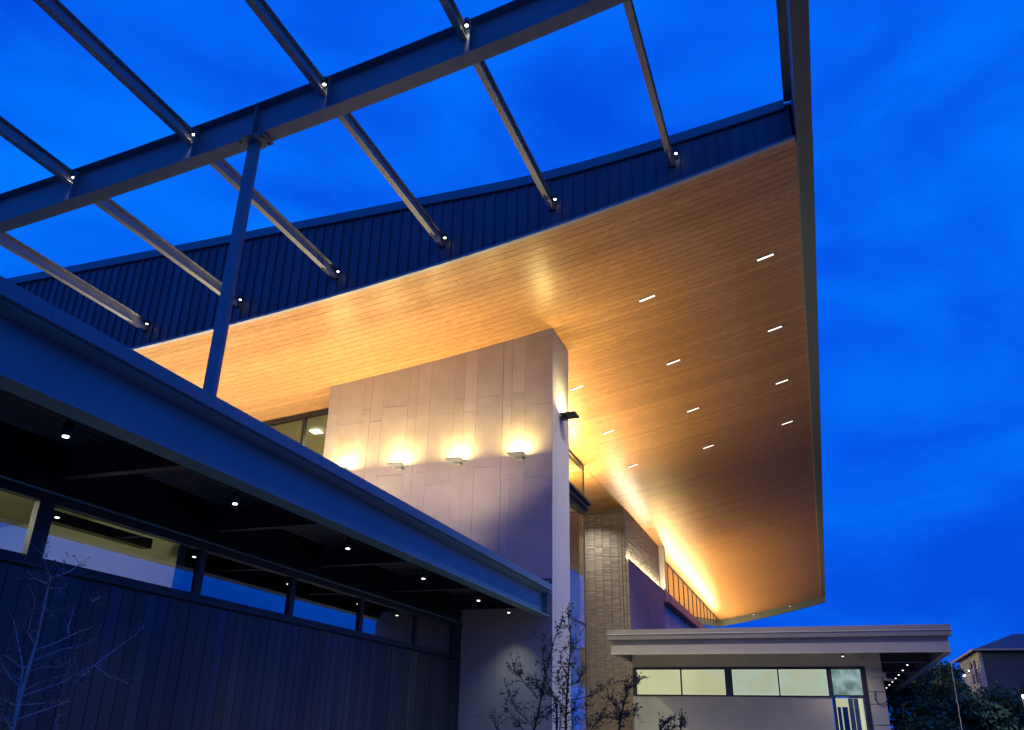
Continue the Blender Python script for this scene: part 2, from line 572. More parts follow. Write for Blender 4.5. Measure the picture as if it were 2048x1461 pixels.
# linear soffit lights
lin_mesh = MB().strip(span(-.19, .19, 2), lambda t: .27 * t - .012, lambda t: .27 * t + .02, -.034, .034).mesh('diffuser', M['whitelin'])
lin_frame = MB().strip([-.215, -.195], lambda t: .27 * t - .010, lambda t: .27 * t + .02, -.05, .05).strip([.195, .215], lambda t: .27 * t - .010, lambda t: .27 * t + .02, -.05, .05) \
    .strip([-.195, .195], lambda t: .27 * t - .010, lambda t: .27 * t + .02, -.05, -.036).strip([-.195, .195], lambda t: .27 * t - .010, lambda t: .27 * t + .02, .036, .05).mesh('frame', M['lampbody'])
RN = ['outer soffit row by the roof edge', 'middle soffit row', 'inner soffit row beside the stone wall', 'row above the glass entrance recess']
ON = ['nearest', 'second', 'third', 'fourth', 'fifth', 'sixth', 'seventh', 'eighth', 'ninth']
cnt = 0
for r, (xc, ys) in enumerate([(-.10, [18, 22, 26, 30]), (-2.97, [18, 22, 26, 30]), (-5.80, [21.85, 25.9, 29.9]), (-8.60, [33.7])]):
    for k, y in enumerate(ys):
        cnt += 1
        if r < 3:
            lab = 'slim white linear light, %s in the %s' % (ON[k], RN[r])
        else:
            lab = 'slim white recessed linear light half hidden beside the black glass ledge'
        t = thing('linear_light', lab, 'light', (xc, y, zs(xc) - .006), 'recessed linear lights in the timber soffit')
        sl = (zs(xc + .1) - zs(xc - .1)) / .2
        for nm, me in (('diffuser', lin_mesh), ('frame', lin_frame)):
            o = bpy.data.objects.new(nm, me)
            COL.objects.link(o)
            o.parent = t
        lamp('SPOT', 'bulb', t, (xc, y, zs(xc) - .06), 560, NEUT, spot_size=math.radians(135), spot_blend=.9, shadow_soft_size=.02)

# ================================================================== OPEN STEEL FRAME (left of / in front of the roof)
frame = thing('steel_frame', 'open steel canopy frame with one long curved I-beam, thin cross joists and a round-capped post', 'steel frame', (-7.93, 9.07, 2.9))
mb = MB()
xs = span(-21, .76, 34)
YB = 9.075
mb.strip(xs, lambda t: zs(t), lambda t: zs(t) + .022, YB - .135, YB + .135)
mb.strip(xs, lambda t: zs(t) + .022, lambda t: zs(t) + .68, YB - .008, YB + .008)
mb.strip(xs, lambda t: zs(t) + .68, lambda t: zs(t) + .70, YB - .135, YB + .135)
mb.build('curved_beam', M['steel'], frame)
JX = [-19.6, -17.04, -14.45, -11.86, -9.29, -6.70, -4.20, -1.67]
for x in JX:
    zb = zs(x) + .45
    mb = MB()
    for (a, b) in ((-3, YB - .012), (YB + .012, 13.50)):
        mb.box(x - .058, x + .058, a, b, zb, zb + .012)
        mb.box(x - .058, x + .058, a, b, zb + .230, zb + .25)
        mb.box(x - .005, x + .005, a, b, zb + .012, zb + .230)
    mb.box(x - .065, x + .065, 13.5, 13.96, zb + .228, zb + .24)
    mb.box(x - .006, x + .006, 13.5, 13.96, zb + .0, zb + .228)
    mb.build('joist', M['joist'], frame)
    mb = MB()
    mb.box(x - .07, x + .07, 13.94, 13.985, zb - .01, zb + .25)
    mb.box(x - .030, x - .008, 13.42, 13.94, zb - .03, zb + .2)
    mb.build('joist_shoe', M['clad'], frame)
    MB().box(x + .15, x + .162, YB - .13, YB - .009, zs(x) + .03, zs(x) + .67).build('stiffener_plate', M['steel'], frame)
    mb = MB()
    mb.tube([(x - .01, YB - .135, zb + .06), (x + .005, YB - .07, zb + .0), (x + .012, YB - .012, zb - .01)], .014, 6)
    mb.build('coped_end', M['steel'], frame)
MB().box(-7.93 - .006, -7.93 + .006, YB - .13, YB - .009, zs(-7.93) + .03, zs(-7.93) + .67).build('stiffener_plate', M['steel'], frame)
pz = zs(-7.93)
post = MB().box(-8.03, -7.83, YB - .05, YB + .05, 2.9, pz - .035).build('post', M['steel'], frame, bevel=.012)
cap = MB()
n_ = 20
cap.prism([(-7.93 + .24 * math.cos(a), YB - .02 + .20 * math.sin(a)) for a in [2 * math.pi * i / n_ for i in range(n_)]], 'z', pz - .040, pz - .022)
cap.prism([(-8.2, YB - .14), (-7.66, YB - .14), (-7.66, YB + .15), (-8.2, YB + .15)], 'z', pz - .021, pz - .002)
capo = cap.build('cap_plate', M['steel'], frame)
for dx in (-.21, .21):
    for dy in (-.10, .10):
        MB().cyl(-7.93 + dx, YB + dy, pz - .055, pz - .022, .022, 8).build('bolt', M['lampdark'], capo)

# small cylinder spotlights on the frame
spot_body = MB().cyl(0, 0, 0, .13, .042, 14).mesh('lamp_can', M['lampdark'], True)
spot_lens = MB().cyl(0, 0, -.012, -.001, .028, 14).mesh('lens', M['white'])
spot_arm = MB().box(-.012, .012, -.0, .10, .09, .11).mesh('bracket', M['lampdark'])
def can_light(label, loc, group, energy=0, size=120, color=NEUT, r=.02, arm=True, stem=.36):
    t = thing('cylinder_spotlight', label, 'spotlight', loc, group)
    for nm, me in (('lamp_can', spot_body), ('lens', spot_lens)) + ((('bracket', spot_arm),) if arm else ()):
        o = bpy.data.objects.new(nm, me)
        COL.objects.link(o)
        o.parent = t
    if not arm:
        MB().cyl(loc[0], loc[1], loc[2] + .13, loc[2] + stem, .012, 8).build('stem', M['lampdark'], t)
    if energy:
        lamp('SPOT', 'bulb', t, (loc[0], loc[1], loc[2] - .02), energy, color, spot_size=math.radians(size), spot_blend=1.0, shadow_soft_size=r)
    return t
names = ['leftmost', 'second from the left', 'third from the left', 'fourth from the left', 'fifth from the left', 'rightmost']
for k, (x, z) in enumerate([(-14.32, 8.83), (-11.70, 9.07), (-9.16, 9.38), (-6.58, 9.77), (-4.10, 10.24), (-1.55, 10.81)]):
    can_light('tiny spotlight by a joist end on the ribbed fascia, %s' % names[k], (x, 13.84, z - .02), 'spotlights on the ribbed fascia', 0, 100)
for k, (x, z) in enumerate([(-11.76, 9.05), (-9.18, 9.37), (-6.64, 9.77), (-4.12, 10.26)]):
    can_light('tiny spotlight tucked into the curved steel beam, %s' % ['leftmost', 'second from the left', 'third from the left', 'rightmost'][k],
              (x, YB - .10, z + .0), 'spotlights on the curved beam', 4, 120)

# ================================================================== STONE WALL
slab = thing('stone_wall', 'tall freestanding wall of pale limestone panels under the timber soffit', 'wall', (-8.5, 18.7, GZ))
MB().prism([(-11.66, GZ), (-5.43, GZ), (-5.43, zs(-5.43) + .3), (-11.66, zs(-11.66) + .3)], 'y', 18.003, 19.40).build('wall_core', M['stoneback'], slab)
cx = [-11.68, -11.36, -10.61, -10.39, -10.04, -9.31, -9.05, -8.68, -8.0, -7.73, -7.39, -6.69, -6.45, -6.10, -5.40]
for i in range(14):
    off = 7.72 if i % 2 == 0 else 7.37
    zc = [off + 1.85 * k for k in range(-6, 3)]
    zc = [z for z in zc if z > GZ + .1]
    a, b = cx[i] + .003, cx[i + 1] - .003
    edges = [GZ] + zc
    d = R_.uniform(0, .006)
    for z0, z1 in zip(edges, edges[1:] + [99]):
        ta, tb = min(z1 - .008, zs(a) - .004), min(z1 - .008, zs(b) - .004)
        if ta - z0 < .03:
            break
        dd = d + R_.uniform(0, .004)
        MB().prism([(a, z0), (b, z0), (b, tb), (a, ta)], 'y', 18.0 - dd, 18.002).build('stone_panel', M['stone'], slab)
# return face towards the right
for (ya, yb) in ((18.0, 18.235), (18.243, 19.45)):
    for (za, zb) in ((GZ, 1.9), (1.908, 7.37), (7.378, zs(-5.4) - .006)):
        MB().box(-5.428, -5.398, ya, yb, za, zb).build('return_panel', M['return'], slab)

def sconce(label, x, y, z, side, energy):
    t = thing('wall_sconce', label, 'wall lamp', (x, y, z), 'flat square wall sconces')
    if side == 'front':
        plate = MB().box(x - .20, x + .20, y - .40, y - .03, z - .02, z + .012)
        br = MB().box(x - .07, x + .10, y - .15, y - .003, z - .085, z - .021)
        dif = MB().box(x - .12, x + .12, y - .30, y - .06, z + .0125, z + .018)
        lp = (x, y - .22, z + .035)
    else:
        plate = MB().box(x + .03, x + .42, y - .20, y + .20, z - .02, z + .03)
        br = MB().box(x + .003, x + .15, y - .07, y + .10, z - .085, z - .021)
        dif = MB().box(x + .06, x + .30, y - .12, y + .12, z + .0305, z + .035)
        lp = (x + .17, y, z + .05)
    plate.build('plate', M['lampbody'] if side == 'front' else M['lampdark'], t, bevel=.004)
    br.build('bracket', M['lampbody'] if side == 'front' else M['lampdark'], t)
    dif.build('diffuser', M['glow'], t)
    lamp('AREA', 'bulb', t, lp, energy, (1.0, 0.78, 0.26), (math.pi, 0, 0), shape='SQUARE', size=.20)
for k, x in enumerate([-10.92, -9.38, -7.80, -6.20]):
    sconce('flat square sconce lighting the stone wall, %s' %
           ['leftmost, half hidden by the canopy', 'second from the left', 'third from the left', 'rightmost, nearest the corner'][k], x, 18.0 - .012, 6.04, 'front', 44)
sconce('dark square sconce on the narrow right-hand return of the stone wall', -5.398, 18.75, 7.27, 'side', 60)

# small framed opening at the canopy end
vent = MB()
vent.box(-5.74, -5.41, 17.962, 17.988, 3.13, 3.16).box(-5.45, -5.41, 17.962, 17.988, 2.9, 3.13)
o = vent.build('conduit_bracket', M['black'])
tag(o, 'thin black right-angled bracket on the stone wall just above the canopy end', 'bracket')

# ================================================================== BEHIND: GLASS HALL
hall = thing('glass_hall', 'tall lit glass entrance hall with dark frames beside the stone wall', 'glass wall', (-7.4, 28.6, GZ))
# left glazing (behind the stone wall, left side)
def gl_poly(x0, x1, y, zlo):
    return MB().raw([(x0, y, zlo), (x1, y, zlo), (x1, y, zs(x1) - .12), (x0, y, zs(x0) - .12)], [(0, 1, 2, 3)])
xm = [-20.0, -17.6, -15.45, -13.25, -11.0]
for a, b in zip(xm, xm[1:]):
    gl_poly(a + .045, b - .045, 19.27, GZ).build('pane', M['glass'], hall)
mb = MB()
mb.strip(span(-20, -11.0, 8), lambda t: zs(t) - .13, lambda t: zs(t) + .0, 19.22, 19.32)
mb.build('head_frame', M['black'], hall)
for a in xm:
    MB().prism([(a - .045, GZ), (a + .045, GZ), (a + .045, zs(a) - .14), (a - .045, zs(a) - .14)], 'y', 19.22, 19.32).build('mullion', M['black'], hall)
# right glazing
ym = [19.45, 21.75, 24.05, 26.35, 28.6]
zt = zs(-7.4)
for a, b in zip(ym, ym[1:]):
    for z0, z1 in ((GZ, 3.38), (3.46, 7.18), (7.66, zt - .10)):
        MB().raw([(-7.40, a + .03, z0), (-7.40, b - .03, z0), (-7.40, b - .03, z1), (-7.40, a + .03, z1)], [(0, 1, 2, 3)]).build('pane', M['glass'], hall)
mb = MB()
mb.box(-7.44, -7.36, 19.45, 28.62, zt - .12, zt + .0)
mb.build('head_frame', M['black'], hall)
MB().box(-7.43, -7.37, 19.45, 28.6, 3.385, 3.455).build('transom', M['black'], hall)
for y in ym[1:]:
    MB().box(-7.425, -7.375, y - .025, y + .025, GZ, zt - .12).build('mullion', M['black'], hall)
MB().raw([(-9.4, 28.6, GZ), (-7.42, 28.6, GZ), (-7.42, 28.6, zs(-7.42) - .1), (-9.4, 28.6, zs(-9.4) - .1)], [(0, 1, 2, 3)]).build('pane', M['glass'], hall)
led = MB()
led.box(-7.46, -7.06, 19.47, 28.55, 7.52, 7.60).box(-7.46, -7.16, 19.47, 28.55, 7.36, 7.515).box(-7.46, -7.26, 19.47, 28.55, 7.24, 7.355)
led.build('ledge', M['black'], hall)
MB().box(-9.4, -7.47, 28.66, 28.95, 7.40, 7.60).build('ledge', M['black'], hall)  # ledge added to carry the extra uplight in the recess
# interior shell
mb = MB()
mb.strip(span(-20.5, -7.48, 12), lambda t: zs(t) - .16, lambda t: zs(t) - .10, 19.34, 28.55)
mb.build('ceiling', M['interior'], hall)
mb = MB()
mb.box(-20.6, -20.5, 19.3, 28.7, GZ, 8.2).box(-20.5, -9.42, 28.6, 28.7, GZ, 8.3)
mb.box(-14.2, -14.0, 23.8, 28.55, GZ, 7.0)
mb.build('interior_wall', M['interiorwall'], hall)
MB().box(-20.5, -7.5, 19.34, 28.55, GZ + .002, GZ + .03).build('floor', M['trim'], hall)
for (x, y) in [(-13.45, 20.2), (-13.45, 22.6), (-11.0, 22.6), (-15.9, 21.6), (-9.2, 21.4), (-9.2, 24.2), (-9.3, 26.9), (-12, 26), (-15.5, 25)]:
    z = zs(x) - .165
    MB().box(x - .15, x + .15, y - .15, y + .15, z - .07, z - .03).build('ceiling_panel_light', M['panelight'], hall)
for (x, y, e_) in [(-13.45, 22.6, 420), (-11.0, 22.6, 260), (-11.5, 26.6, 700), (-12.4, 24.6, 600), (-15.9, 21.6, 420)]:
    lamp('AREA', 'room_light', hall, (x, y, zs(x) - .26), e_, (1.0, .95, .66), shape='SQUARE', size=.3)
MB().box(-8.55, -7.95, 26.9, 27.0, zs(-8.2) - .6, zs(-8.2) - .52).build('ceiling_rail', M['cream'], hall)

upl = thing('ledge_uplight', 'hidden warm linear uplight lying on the black glass ledge', 'light', (-7.3, 24, 7.6))
MB().box(-7.34, -7.26, 19.7, 28.3, 7.601, 7.63).build('housing', M['lampdark'], upl)
lamp('AREA', 'bulb', upl, (-7.20, 24, 7.66), 600, (1, .76, .38), (math.pi, math.radians(35), 0), shape='RECTANGLE', size=.06, size_y=8.4)

u0 = thing('added_recess_uplight', 'added unseen warm uplight brightening the soffit over the glass recess', 'light', (-8.4, 28.8, 7.6))  # added lamp without a visible source, brightens the recess soffit
MB().box(-9.2, -7.6, 28.76, 28.84, 7.601, 7.63).build('housing', M['lampdark'], u0)
lamp('AREA', 'bulb', u0, (-8.4, 28.85, 7.66), 420, WARM, (math.pi, 0, 0), shape='RECTANGLE', size=1.6, size_y=.06)

# ================================================================== BRICK TOWER
tower = thing('brick_tower', 'square tower of thin stacked olive bricks right of the glass hall', 'wall', (-8.2, 35, GZ))
mb = MB()
mb.prism([(-9.3, GZ), (-7.292, GZ), (-7.292, zs(-7.292) + .2), (-9.3, zs(-9.3) + .2)], 'y', 35.035, 43.5)
mb.build('mortar_core', M['mortar'], tower)
bm1 = MB().box(0, .335, 0, .033, 0, .055).mesh('brick', M['brick'])
bm2 = MB().box(0, .335, 0, .022, 0, .055).mesh('brick', M['brick'])
bm3 = MB().box(0, .335, 0, .028, 0, .050).mesh('brick', M['brick'])
stuff = MB()
cols = [-9.28, -8.934, -8.588, -8.242, -7.896, -7.55]
ph = .0655
nrow = int((8.75 - GZ) / ph)
rows = []
for r in range(nrow, -1, -1):
    z = GZ + r * ph
    for c_i, xx in enumerate(cols):
        w = .335 if c_i < 5 else .13
        if z + .06 > zs(xx) - .01:
            continue
        rows.append((z, xx, w))
k = 0
for (z, xx, w) in rows:
    if k < 290 and w > .3 and z > 3.4:
        inst(R_.choice([bm1, bm1, bm2, bm3]), 'brick', tower, (xx, 35.0 + R_.uniform(0, .008), z))
        k += 1
    else:
        dy = R_.choice([0, .004, .01])
        stuff.box(xx, xx + w, 35.0 + dy, 35.034, z, z + .055)
# end soldier strip at the corner
for r in range(nrow):
    z = GZ + r * ph
    if z + .06 < zs(-7.3) - .01:
        stuff.box(-7.395, -7.275, 35.0, 35.034, z, z + .055)
for r in range(int((6.78 - GZ) / ph)):
    z = GZ + r * ph
    stuff.box(-7.262, -7.145, 35.0, 35.055, z, z + .055)
# side face above the ledge
rs = random.Random(5)
z = 6.90
while z < zs(-7.28) - .06:
    y = 35.04 - rs.uniform(0, .3)
    while y < 43.45:
        a, b = max(y, 35.04), min(y + .335, 43.45)
        if b - a > .03:
            stuff.box(-7.291, -7.268 + rs.choice([0, .002, .004, .006]), a, b - .01, z, z + .055)
        y += .345
    z += ph
tag(stuff.build('brickwork', M['brickfar'], tower), kind='stuff')
# plain block in front of the side face, its top hides the uplight
blk = thing('mauve_wall', 'smooth dark mauve wall block beside the brick tower with a lit top edge', 'wall', (-7.2, 39, GZ))
MB().box(-7.258, -7.15, 35.058, 43.68, GZ, 6.80).build('face_panel', M['stucco'], blk)
MB().box(-7.165, -7.13, 35.04, 43.70, 6.80, 6.86).build('ledge_cap', M['black'], blk)
u2 = thing('cove_uplight', 'warm linear uplight hidden behind the top edge of the mauve wall', 'light', (-7.22, 39, 6.8))
MB().box(-7.215, -7.175, 35.1, 43.4, 6.802, 6.815).build('housing', M['glow'], u2)
lamp('AREA', 'bulb', u2, (-7.19, 39.3, 6.84), 330, (1, .80, .50), (math.pi, math.radians(30), 0), shape='RECTANGLE', size=.04, size_y=8.3)
pil = MB().prism([(-7.30, 6.3), (-7.03, 6.3), (-7.03, zs(-7.03) - .01), (-7.30, zs(-7.30) - .01)], 'y', 43.72, 44.1).build('pilaster', M['trim'])
tag(pil, 'short pale square pilaster between the brick side and the clerestory windows', 'pilaster')

# ================================================================== CLERESTORY
cl = thing('clerestory', 'long strip of orange-reflecting clerestory windows with dark mullions under the roof', 'window', (-7.6, 60, 6.6))
ys = [44.2 + 1.99 * k for k in range(16)]
ztc = zs(-7.6)
for a, b in zip(ys, ys[1:]):
    MB().raw([(-7.6, a + .06, 7.08), (-7.6, b - .06, 7.08), (-7.6, b - .06, ztc - .06), (-7.6, a + .06, ztc - .06)], [(0, 1, 2, 3)]).build('pane', M['glassdark'], cl)
for y in ys:
    MB().box(-7.66, -7.57, y - .024, y + .024, 7.07, ztc - .05).build('mullion', M['lampdark'], cl)
MB().box(-7.66, -7.55, 44.2, 74, ztc - .06, ztc - .003).build('head_frame', M['black'], cl)
MB().box(-7.9, -7.25, 44.12, 74.3, 6.60, 7.06).build('ledge', M['stucco'], cl)
MB().box(-11, -8.9, 44.2, 74.0, 6.6, 9.0).build('interior_wall', M['interiorwall'], cl)
mb = MB()
for k in range(6):
    a = 44.2 + 5.0 * k
    mb.raw([(-7.66, a + .05, GZ), (-7.66, a + 4.9, GZ), (-7.66, a + 4.9, 6.58), (-7.66, a + .05, 6.58)], [(0, 1, 2, 3)])
mb.build('lower_panel', M['return'], cl)
MB().box(-9.5, -8.2, 44.2, 74.0, GZ, 6.58).build('lower_wall', M['return'], cl)
u3 = thing('clerestory_uplight', 'long warm uplight strip lying on the ledge below the clerestory windows', 'light', (-7.4, 59, 7.06))
MB().box(-7.42, -7.34, 44.3, 73.8, 7.062, 7.09).build('housing', M['glow'], u3)
lamp('AREA', 'bulb', u3, (-7.33, 59, 7.11), 2500, (1.0, .74, .32), (math.pi, math.radians(66), 0), shape='RECTANGLE', size=.06, size_y=29.4)

# lights hanging on the far end beam
for k, x in enumerate([-1.76, -4.72]):
    can_light('tiny spotlight on the far end beam of the soffit, %s' % ['towards the roof corner', 'towards the clerestory'][k],
              (x, 73.86, zs(x) - .12), 'spotlights on the far end beam', 0)

# ================================================================== LOW CANOPY AND DARK WALL (left)
can = thing('low_canopy', 'low flat canopy with a deep steel edge beam catching the blue sky', 'canopy', (-5.5, 8, 2.33))
YC = 17.90
MB().box(-5.58, -5.56, -3, YC - .12, 2.352, 2.815).build('edge_web', M['fascia'], can)
MB().box(-5.68, -5.435, -3, YC, 2.33, 2.350).build('bottom_flange', M['fascia'], can)
MB().box(-5.70, -5.36, -3, YC, 2.817, 2.838).build('top_flange', M['fascia'], can)
MB().box(-5.62, -5.45, YC - .115, YC - .10, 2.352, 2.815).build('end_plate', M['fascia'], can)
ya = -3
while ya < 17.6:
    yb = min(ya + 3.6, 17.70)
    MB().box(-5.62, -5.31, ya + .002, yb - .002, 2.842, 2.970).build('edge_flashing', M['flash'], can)
    ya = yb
mb = MB()
x = -7.5
prof = []
while x < -5.7:
    prof += [(x, 2.80), (x + .055, 2.80), (x + .075, 2.74), (x + .115, 2.74), (x + .135, 2.80)]
    x += .155
mb.prism(prof + [(x, 2.83), (-7.5, 2.83)], 'y', -3, 17.98)
mb.build('ribbed_deck', M['deck'], can)
for k in range(-3, 5):
    y = 6.6 + 2.65 * k
    mb = MB()
    mb.box(-7.5, -5.69, y - .06, y + .06, 2.42, 2.432).box(-7.5, -5.69, y - .005, y + .005, 2.432, 2.72).box(-7.5, -5.69, y - .06, y + .06, 2.72, 2.732)
    mb.build('cross_beam', M['deck'], can)
MB().box(-20, -5.63, -3, 17.98, 2.855, 2.9).build('roof_sheet', M['flash'], can)
for k, y in enumerate([2.85, 5.38, 7.87, 10.5, 13.08, 15.66, 17.45]):
    can_light('small downlight under the low canopy, %s' % (['beyond the left edge', 'nearest and largest at the left', 'second from the left', 'third from the left', 'fourth from the left', 'fifth from the left', 'last one beside the stone wall'][k]),
              (-6.22, y, 2.38), 'downlights under the low canopy', 150 if k < 6 else 45, 92, (.75, .95, .86), arm=False)
# uplights standing on the low roof
for k, (x, y, e_) in enumerate([(-13.8, 16.5, 1500), (-10.6, 16.4, 850), (-7.4, 16.2, 600), (-17.8, 16.5, 1300)]):
    t = thing('roof_floodlight', 'floodlight on the low roof hidden behind its edge, %s' % ['middle left', 'middle', 'right', 'far left'][k], 'floodlight', (x, y, 2.9), 'floodlights on the low roof')
    MB().box(x - .12, x + .12, y - .06, y + .06, 2.98, 3.06).build('housing', M['lampdark'], t)
    MB().box(x - .02, x + .02, y - .02, y + .02, 2.9, 2.98).build('stand', M['lampdark'], t)
    lamp('SPOT', 'bulb', t, (x, y, 3.09), e_, (1, .84, .60) if k in (0, 3) else WARM2, (math.pi, 0, 0), spot_size=math.radians(112), spot_blend=.75, shadow_soft_size=.14)

t = thing('wall_floodlight', 'floodlight on the low roof hidden behind its edge, aimed at the stone wall', 'floodlight', (-9.5, 15.5, 2.9), 'floodlights on the low roof')
MB().box(-9.62, -9.38, 15.44, 15.56, 2.98, 3.06).build('housing', M['lampdark'], t)
MB().box(-9.52, -9.48, 15.48, 15.52, 2.9, 2.98).build('stand', M['lampdark'], t)
lamp('SPOT', 'bulb', t, (-9.5, 15.5, 3.09), 330, (1, .82, .62), Vector((-.35, .6, .7)).to_track_quat('-Z', 'Y').to_euler(), spot_size=math.radians(152), spot_blend=.35, shadow_soft_size=.05)
dw = thing('dark_board_wall', 'long wall of dark vertical boards under the low canopy with a strip of windows on top', 'wall', (-7.52, 8, GZ))
y = -1.4
while y < 17.98:
    e_ = min(y + .1955, 17.985)
    j = R_.uniform(0, .005)
    MB().box(-7.56, -7.52 + j, y + .005, e_ - .005, GZ, 1.43).build('board', M['dark'], dw)
    y = e_
MB().box(-7.70, -7.565, -3, 17.985, GZ, 1.46).build('wall_core', M['black'], dw)
MB().box(-7.62, -7.49, -3, 17.985, 1.462, 1.50).build('sill', M['black'], dw)
MB().box(-7.60, -7.52, -3, 17.985, 1.502, 1.565).build('bottom_rail', M['black'], dw)
MB().box(-7.62, -7.50, -3, 17.985, 2.13, 2.20).build('head_rail', M['black'], dw)
MB().box(-7.62, -7.54, -3, 17.985, 2.202, 2.84).build('header_panel', M['dark'], dw)
MB().box(-7.53, -7.485, -3, 17.985, 2.225, 2.245).build('drip_edge', M['fascia'], dw)
panes = [(0.5, 3.3), (3.5, 6.40), (6.60, 9.0), (9.12, 11.15), (11.28, 13.34), (13.47, 15.6), (15.72, 17.5)]
for a, b in panes:
    MB().raw([(-7.56, a, 1.567), (-7.56, b, 1.567), (-7.56, b, 2.128), (-7.56, a, 2.128)], [(0, 1, 2, 3)]).build('pane', M['glassdark'], dw)
for a, b in zip([p[1] for p in panes], [p[0] for p in panes[1:]] + [17.98]):
    MB().box(-7.60, -7.525, a, b, 1.567, 2.128).build('mullion', M['black'], dw)
# lit room behind the first windows
MB().box(-11, -7.64, 8.70, 8.85, 0, 2.8).build('room_partition', M['interiorwall'], dw)
MB().box(-11.1, -10.9, -1, 8.70, 0, 2.8).build('room_back_wall', M['interiorwall'], dw)
MB().box(-11, -7.64, -1, 8.7, 2.55, 2.6).build('room_ceiling', M['interior'], dw)
MB().box(-7.9, -7.76, 6.65, 8.35, 2.02, 2.14).build('blind_box', M['black'], dw)
MB().box(-11, -7.64, -1, 8.7, -.1, 0).build('room_floor', M['trim'], dw)
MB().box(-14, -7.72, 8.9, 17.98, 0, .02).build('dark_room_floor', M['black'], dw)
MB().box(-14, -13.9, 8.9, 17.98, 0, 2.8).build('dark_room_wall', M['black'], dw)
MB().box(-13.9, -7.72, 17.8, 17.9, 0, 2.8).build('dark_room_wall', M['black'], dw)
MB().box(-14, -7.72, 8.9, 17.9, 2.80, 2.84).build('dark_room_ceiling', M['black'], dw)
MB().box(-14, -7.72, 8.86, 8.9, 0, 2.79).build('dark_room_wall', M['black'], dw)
lamp('POINT', 'room_light', dw, (-9.0, 5.6, 2.2), 75, (1.0, .97, .74), shadow_soft_size=.2)
lamp('POINT', 'room_light', dw, (-9.0, 2.6, 2.2), 75, (1.0, .97, .74), shadow_soft_size=.2)

# ================================================================== RIGHT LOW BUILDING
off = thing('low_office', 'low flat-roofed building at right with a band of lit windows', 'building', (-2, 29.5, GZ))
W0 = 29.5
mb = MB()
mb.box(-6.02, .22, W0, W0 + .2, GZ, 1.215)
mb.box(-6.02, 1.79, W0, W0 + .2, 2.115, 2.84)
mb.build('front_wall', M['wall'], off)
for (za, zb) in ((GZ, .43), (.45, 1.02), (1.04, 1.375), (1.395, 2.113)):
    MB().box(1.31, 1.79, W0 - .01, W0 + .35, za, zb).build('pier_panel', M['wall'], off)
MB().box(1.42, 1.76, W0 + .35, 57, GZ, 2.84).build('side_wall', M['wall'], off)
wf = MB()
wf.box(-6.0, 1.30, W0 - .03, W0 + .06, 2.04, 2.112).box(-6.0, .24, W0 - .03, W0 + .06, 1.217, 1.265)
wf.box(-6.0, -5.89, W0 - .028, W0 + .06, 1.266, 2.038)
wf.box(1.16, 1.305, W0 - .028, W0 + .06, GZ, 2.038).box(.16, .30, W0 - .028, W0 + .06, 1.266, 2.038).box(.24, .33, W0 - .029, W0 + .06, GZ, 1.264)
wf.box(-2.98, -2.75, W0 - .028, W0 + .06, 1.266, 2.038)
wf.box(.331, 1.158, W0 - .029, W0 + .06, 1.235, 1.285)
wfo = wf.build('window_frame', M['black'], off)
for x in (-4.40, -1.31):
    MB().box(x - .022, x + .022, W0 - .026, W0 + .05, 1.267, 2.037).build('mullion', M['black'], wfo)
for (a, b, mm) in ((-5.885, -4.425, 'shadeA'), (-4.375, -2.985, 'shadeA'), (-2.745, -1.335, 'shadeB'), (-1.285, .065 + .09, 'shadeB')):
    w = MB().box(a, b, W0 + .065, W0 + .075, 1.268, 2.036).build('lit_pane', M[mm], off)
    MB().box(a, b, W0 + .055, W0 + .063, 2.02, 2.036).box(a, a + .016, W0 + .055, W0 + .063, 1.268, 2.02).box(b - .016, b, W0 + .055, W0 + .063, 1.284, 2.02).box(a + .017, b - .001, W0 + .055, W0 + .063, 1.268, 1.283).build('shade_edge', M['shadeedge'], w)
    MB().raw([(a, W0 + .03, 1.268), (b, W0 + .03, 1.268), (b, W0 + .03, 2.036), (a, W0 + .03, 2.036)], [(0, 1, 2, 3)]).build('pane', M['glass'], off)
# glazed door bay
MB().box(.305, 1.155, W0 + .065, W0 + .075, 1.288, 2.036).build('transom_pane', M['shadeC'], off)
MB().box(.335, 1.155, W0 + .9, W0 + .95, GZ, 1.23).build('inner_screen', M['shadeA'], off)
dr = MB().raw([(.335, W0 + .02, GZ), (1.155, W0 + .02, GZ), (1.155, W0 + .02, 1.23), (.335, W0 + .02, 1.23)], [(0, 1, 2, 3)]).build('door_pane', M['glass'], off)
for x, w, mm in ((.36, .10, 'black'), (.50, .16, 'leafdark'), (.70, .14, 'interior'), (.86, .13, 'interior'), (1.03, .05, 'shadeedge')):
    MB().box(x, x + w, W0 + .25 + x * .1, W0 + .40 + x * .1, GZ, .95 if x < .6 else 1.2).build('inner_column', M[mm], off)
# eaves of the right building
ev = thing('low_office_eave', 'projecting flat eave of the low building at right with a deep layered grey fascia', 'eave', (-1.4, 27.1, 2.33))
E0 = 27.08
MB().box(-6.20, 3.50, E0 + .05, E0 + .17, 2.352, 2.60).build('fascia_band', M['eaveband'], ev)
MB().box(-6.19, 3.49, E0 + .11, E0 + .2, 2.602, 2.76).build('upper_web', M['eave'], ev)
MB().box(-6.22, 3.52, E0 + .0, E0 + .25, 2.328, 2.350).build('bottom_lip', M['trim'], ev)
MB().box(-6.30, 3.60, E0 - .02, E0 + .3, 2.765, 2.91).build('lower_flashing', M['eave'], ev)
MB().box(-6.32, 3.62, E0 - .05, E0 + .3, 2.912, 2.93).build('bright_drip_edge', M['trim'], ev)
MB().box(-6.30, 3.60, E0 + .0, E0 + .3, 2.932, 3.07).build('upper_flashing', M['eave'], ev)
MB().box(-6.30, 3.60, E0 + .3, 57, 2.86, 3.06).build('roof_deck', M['black'], ev)
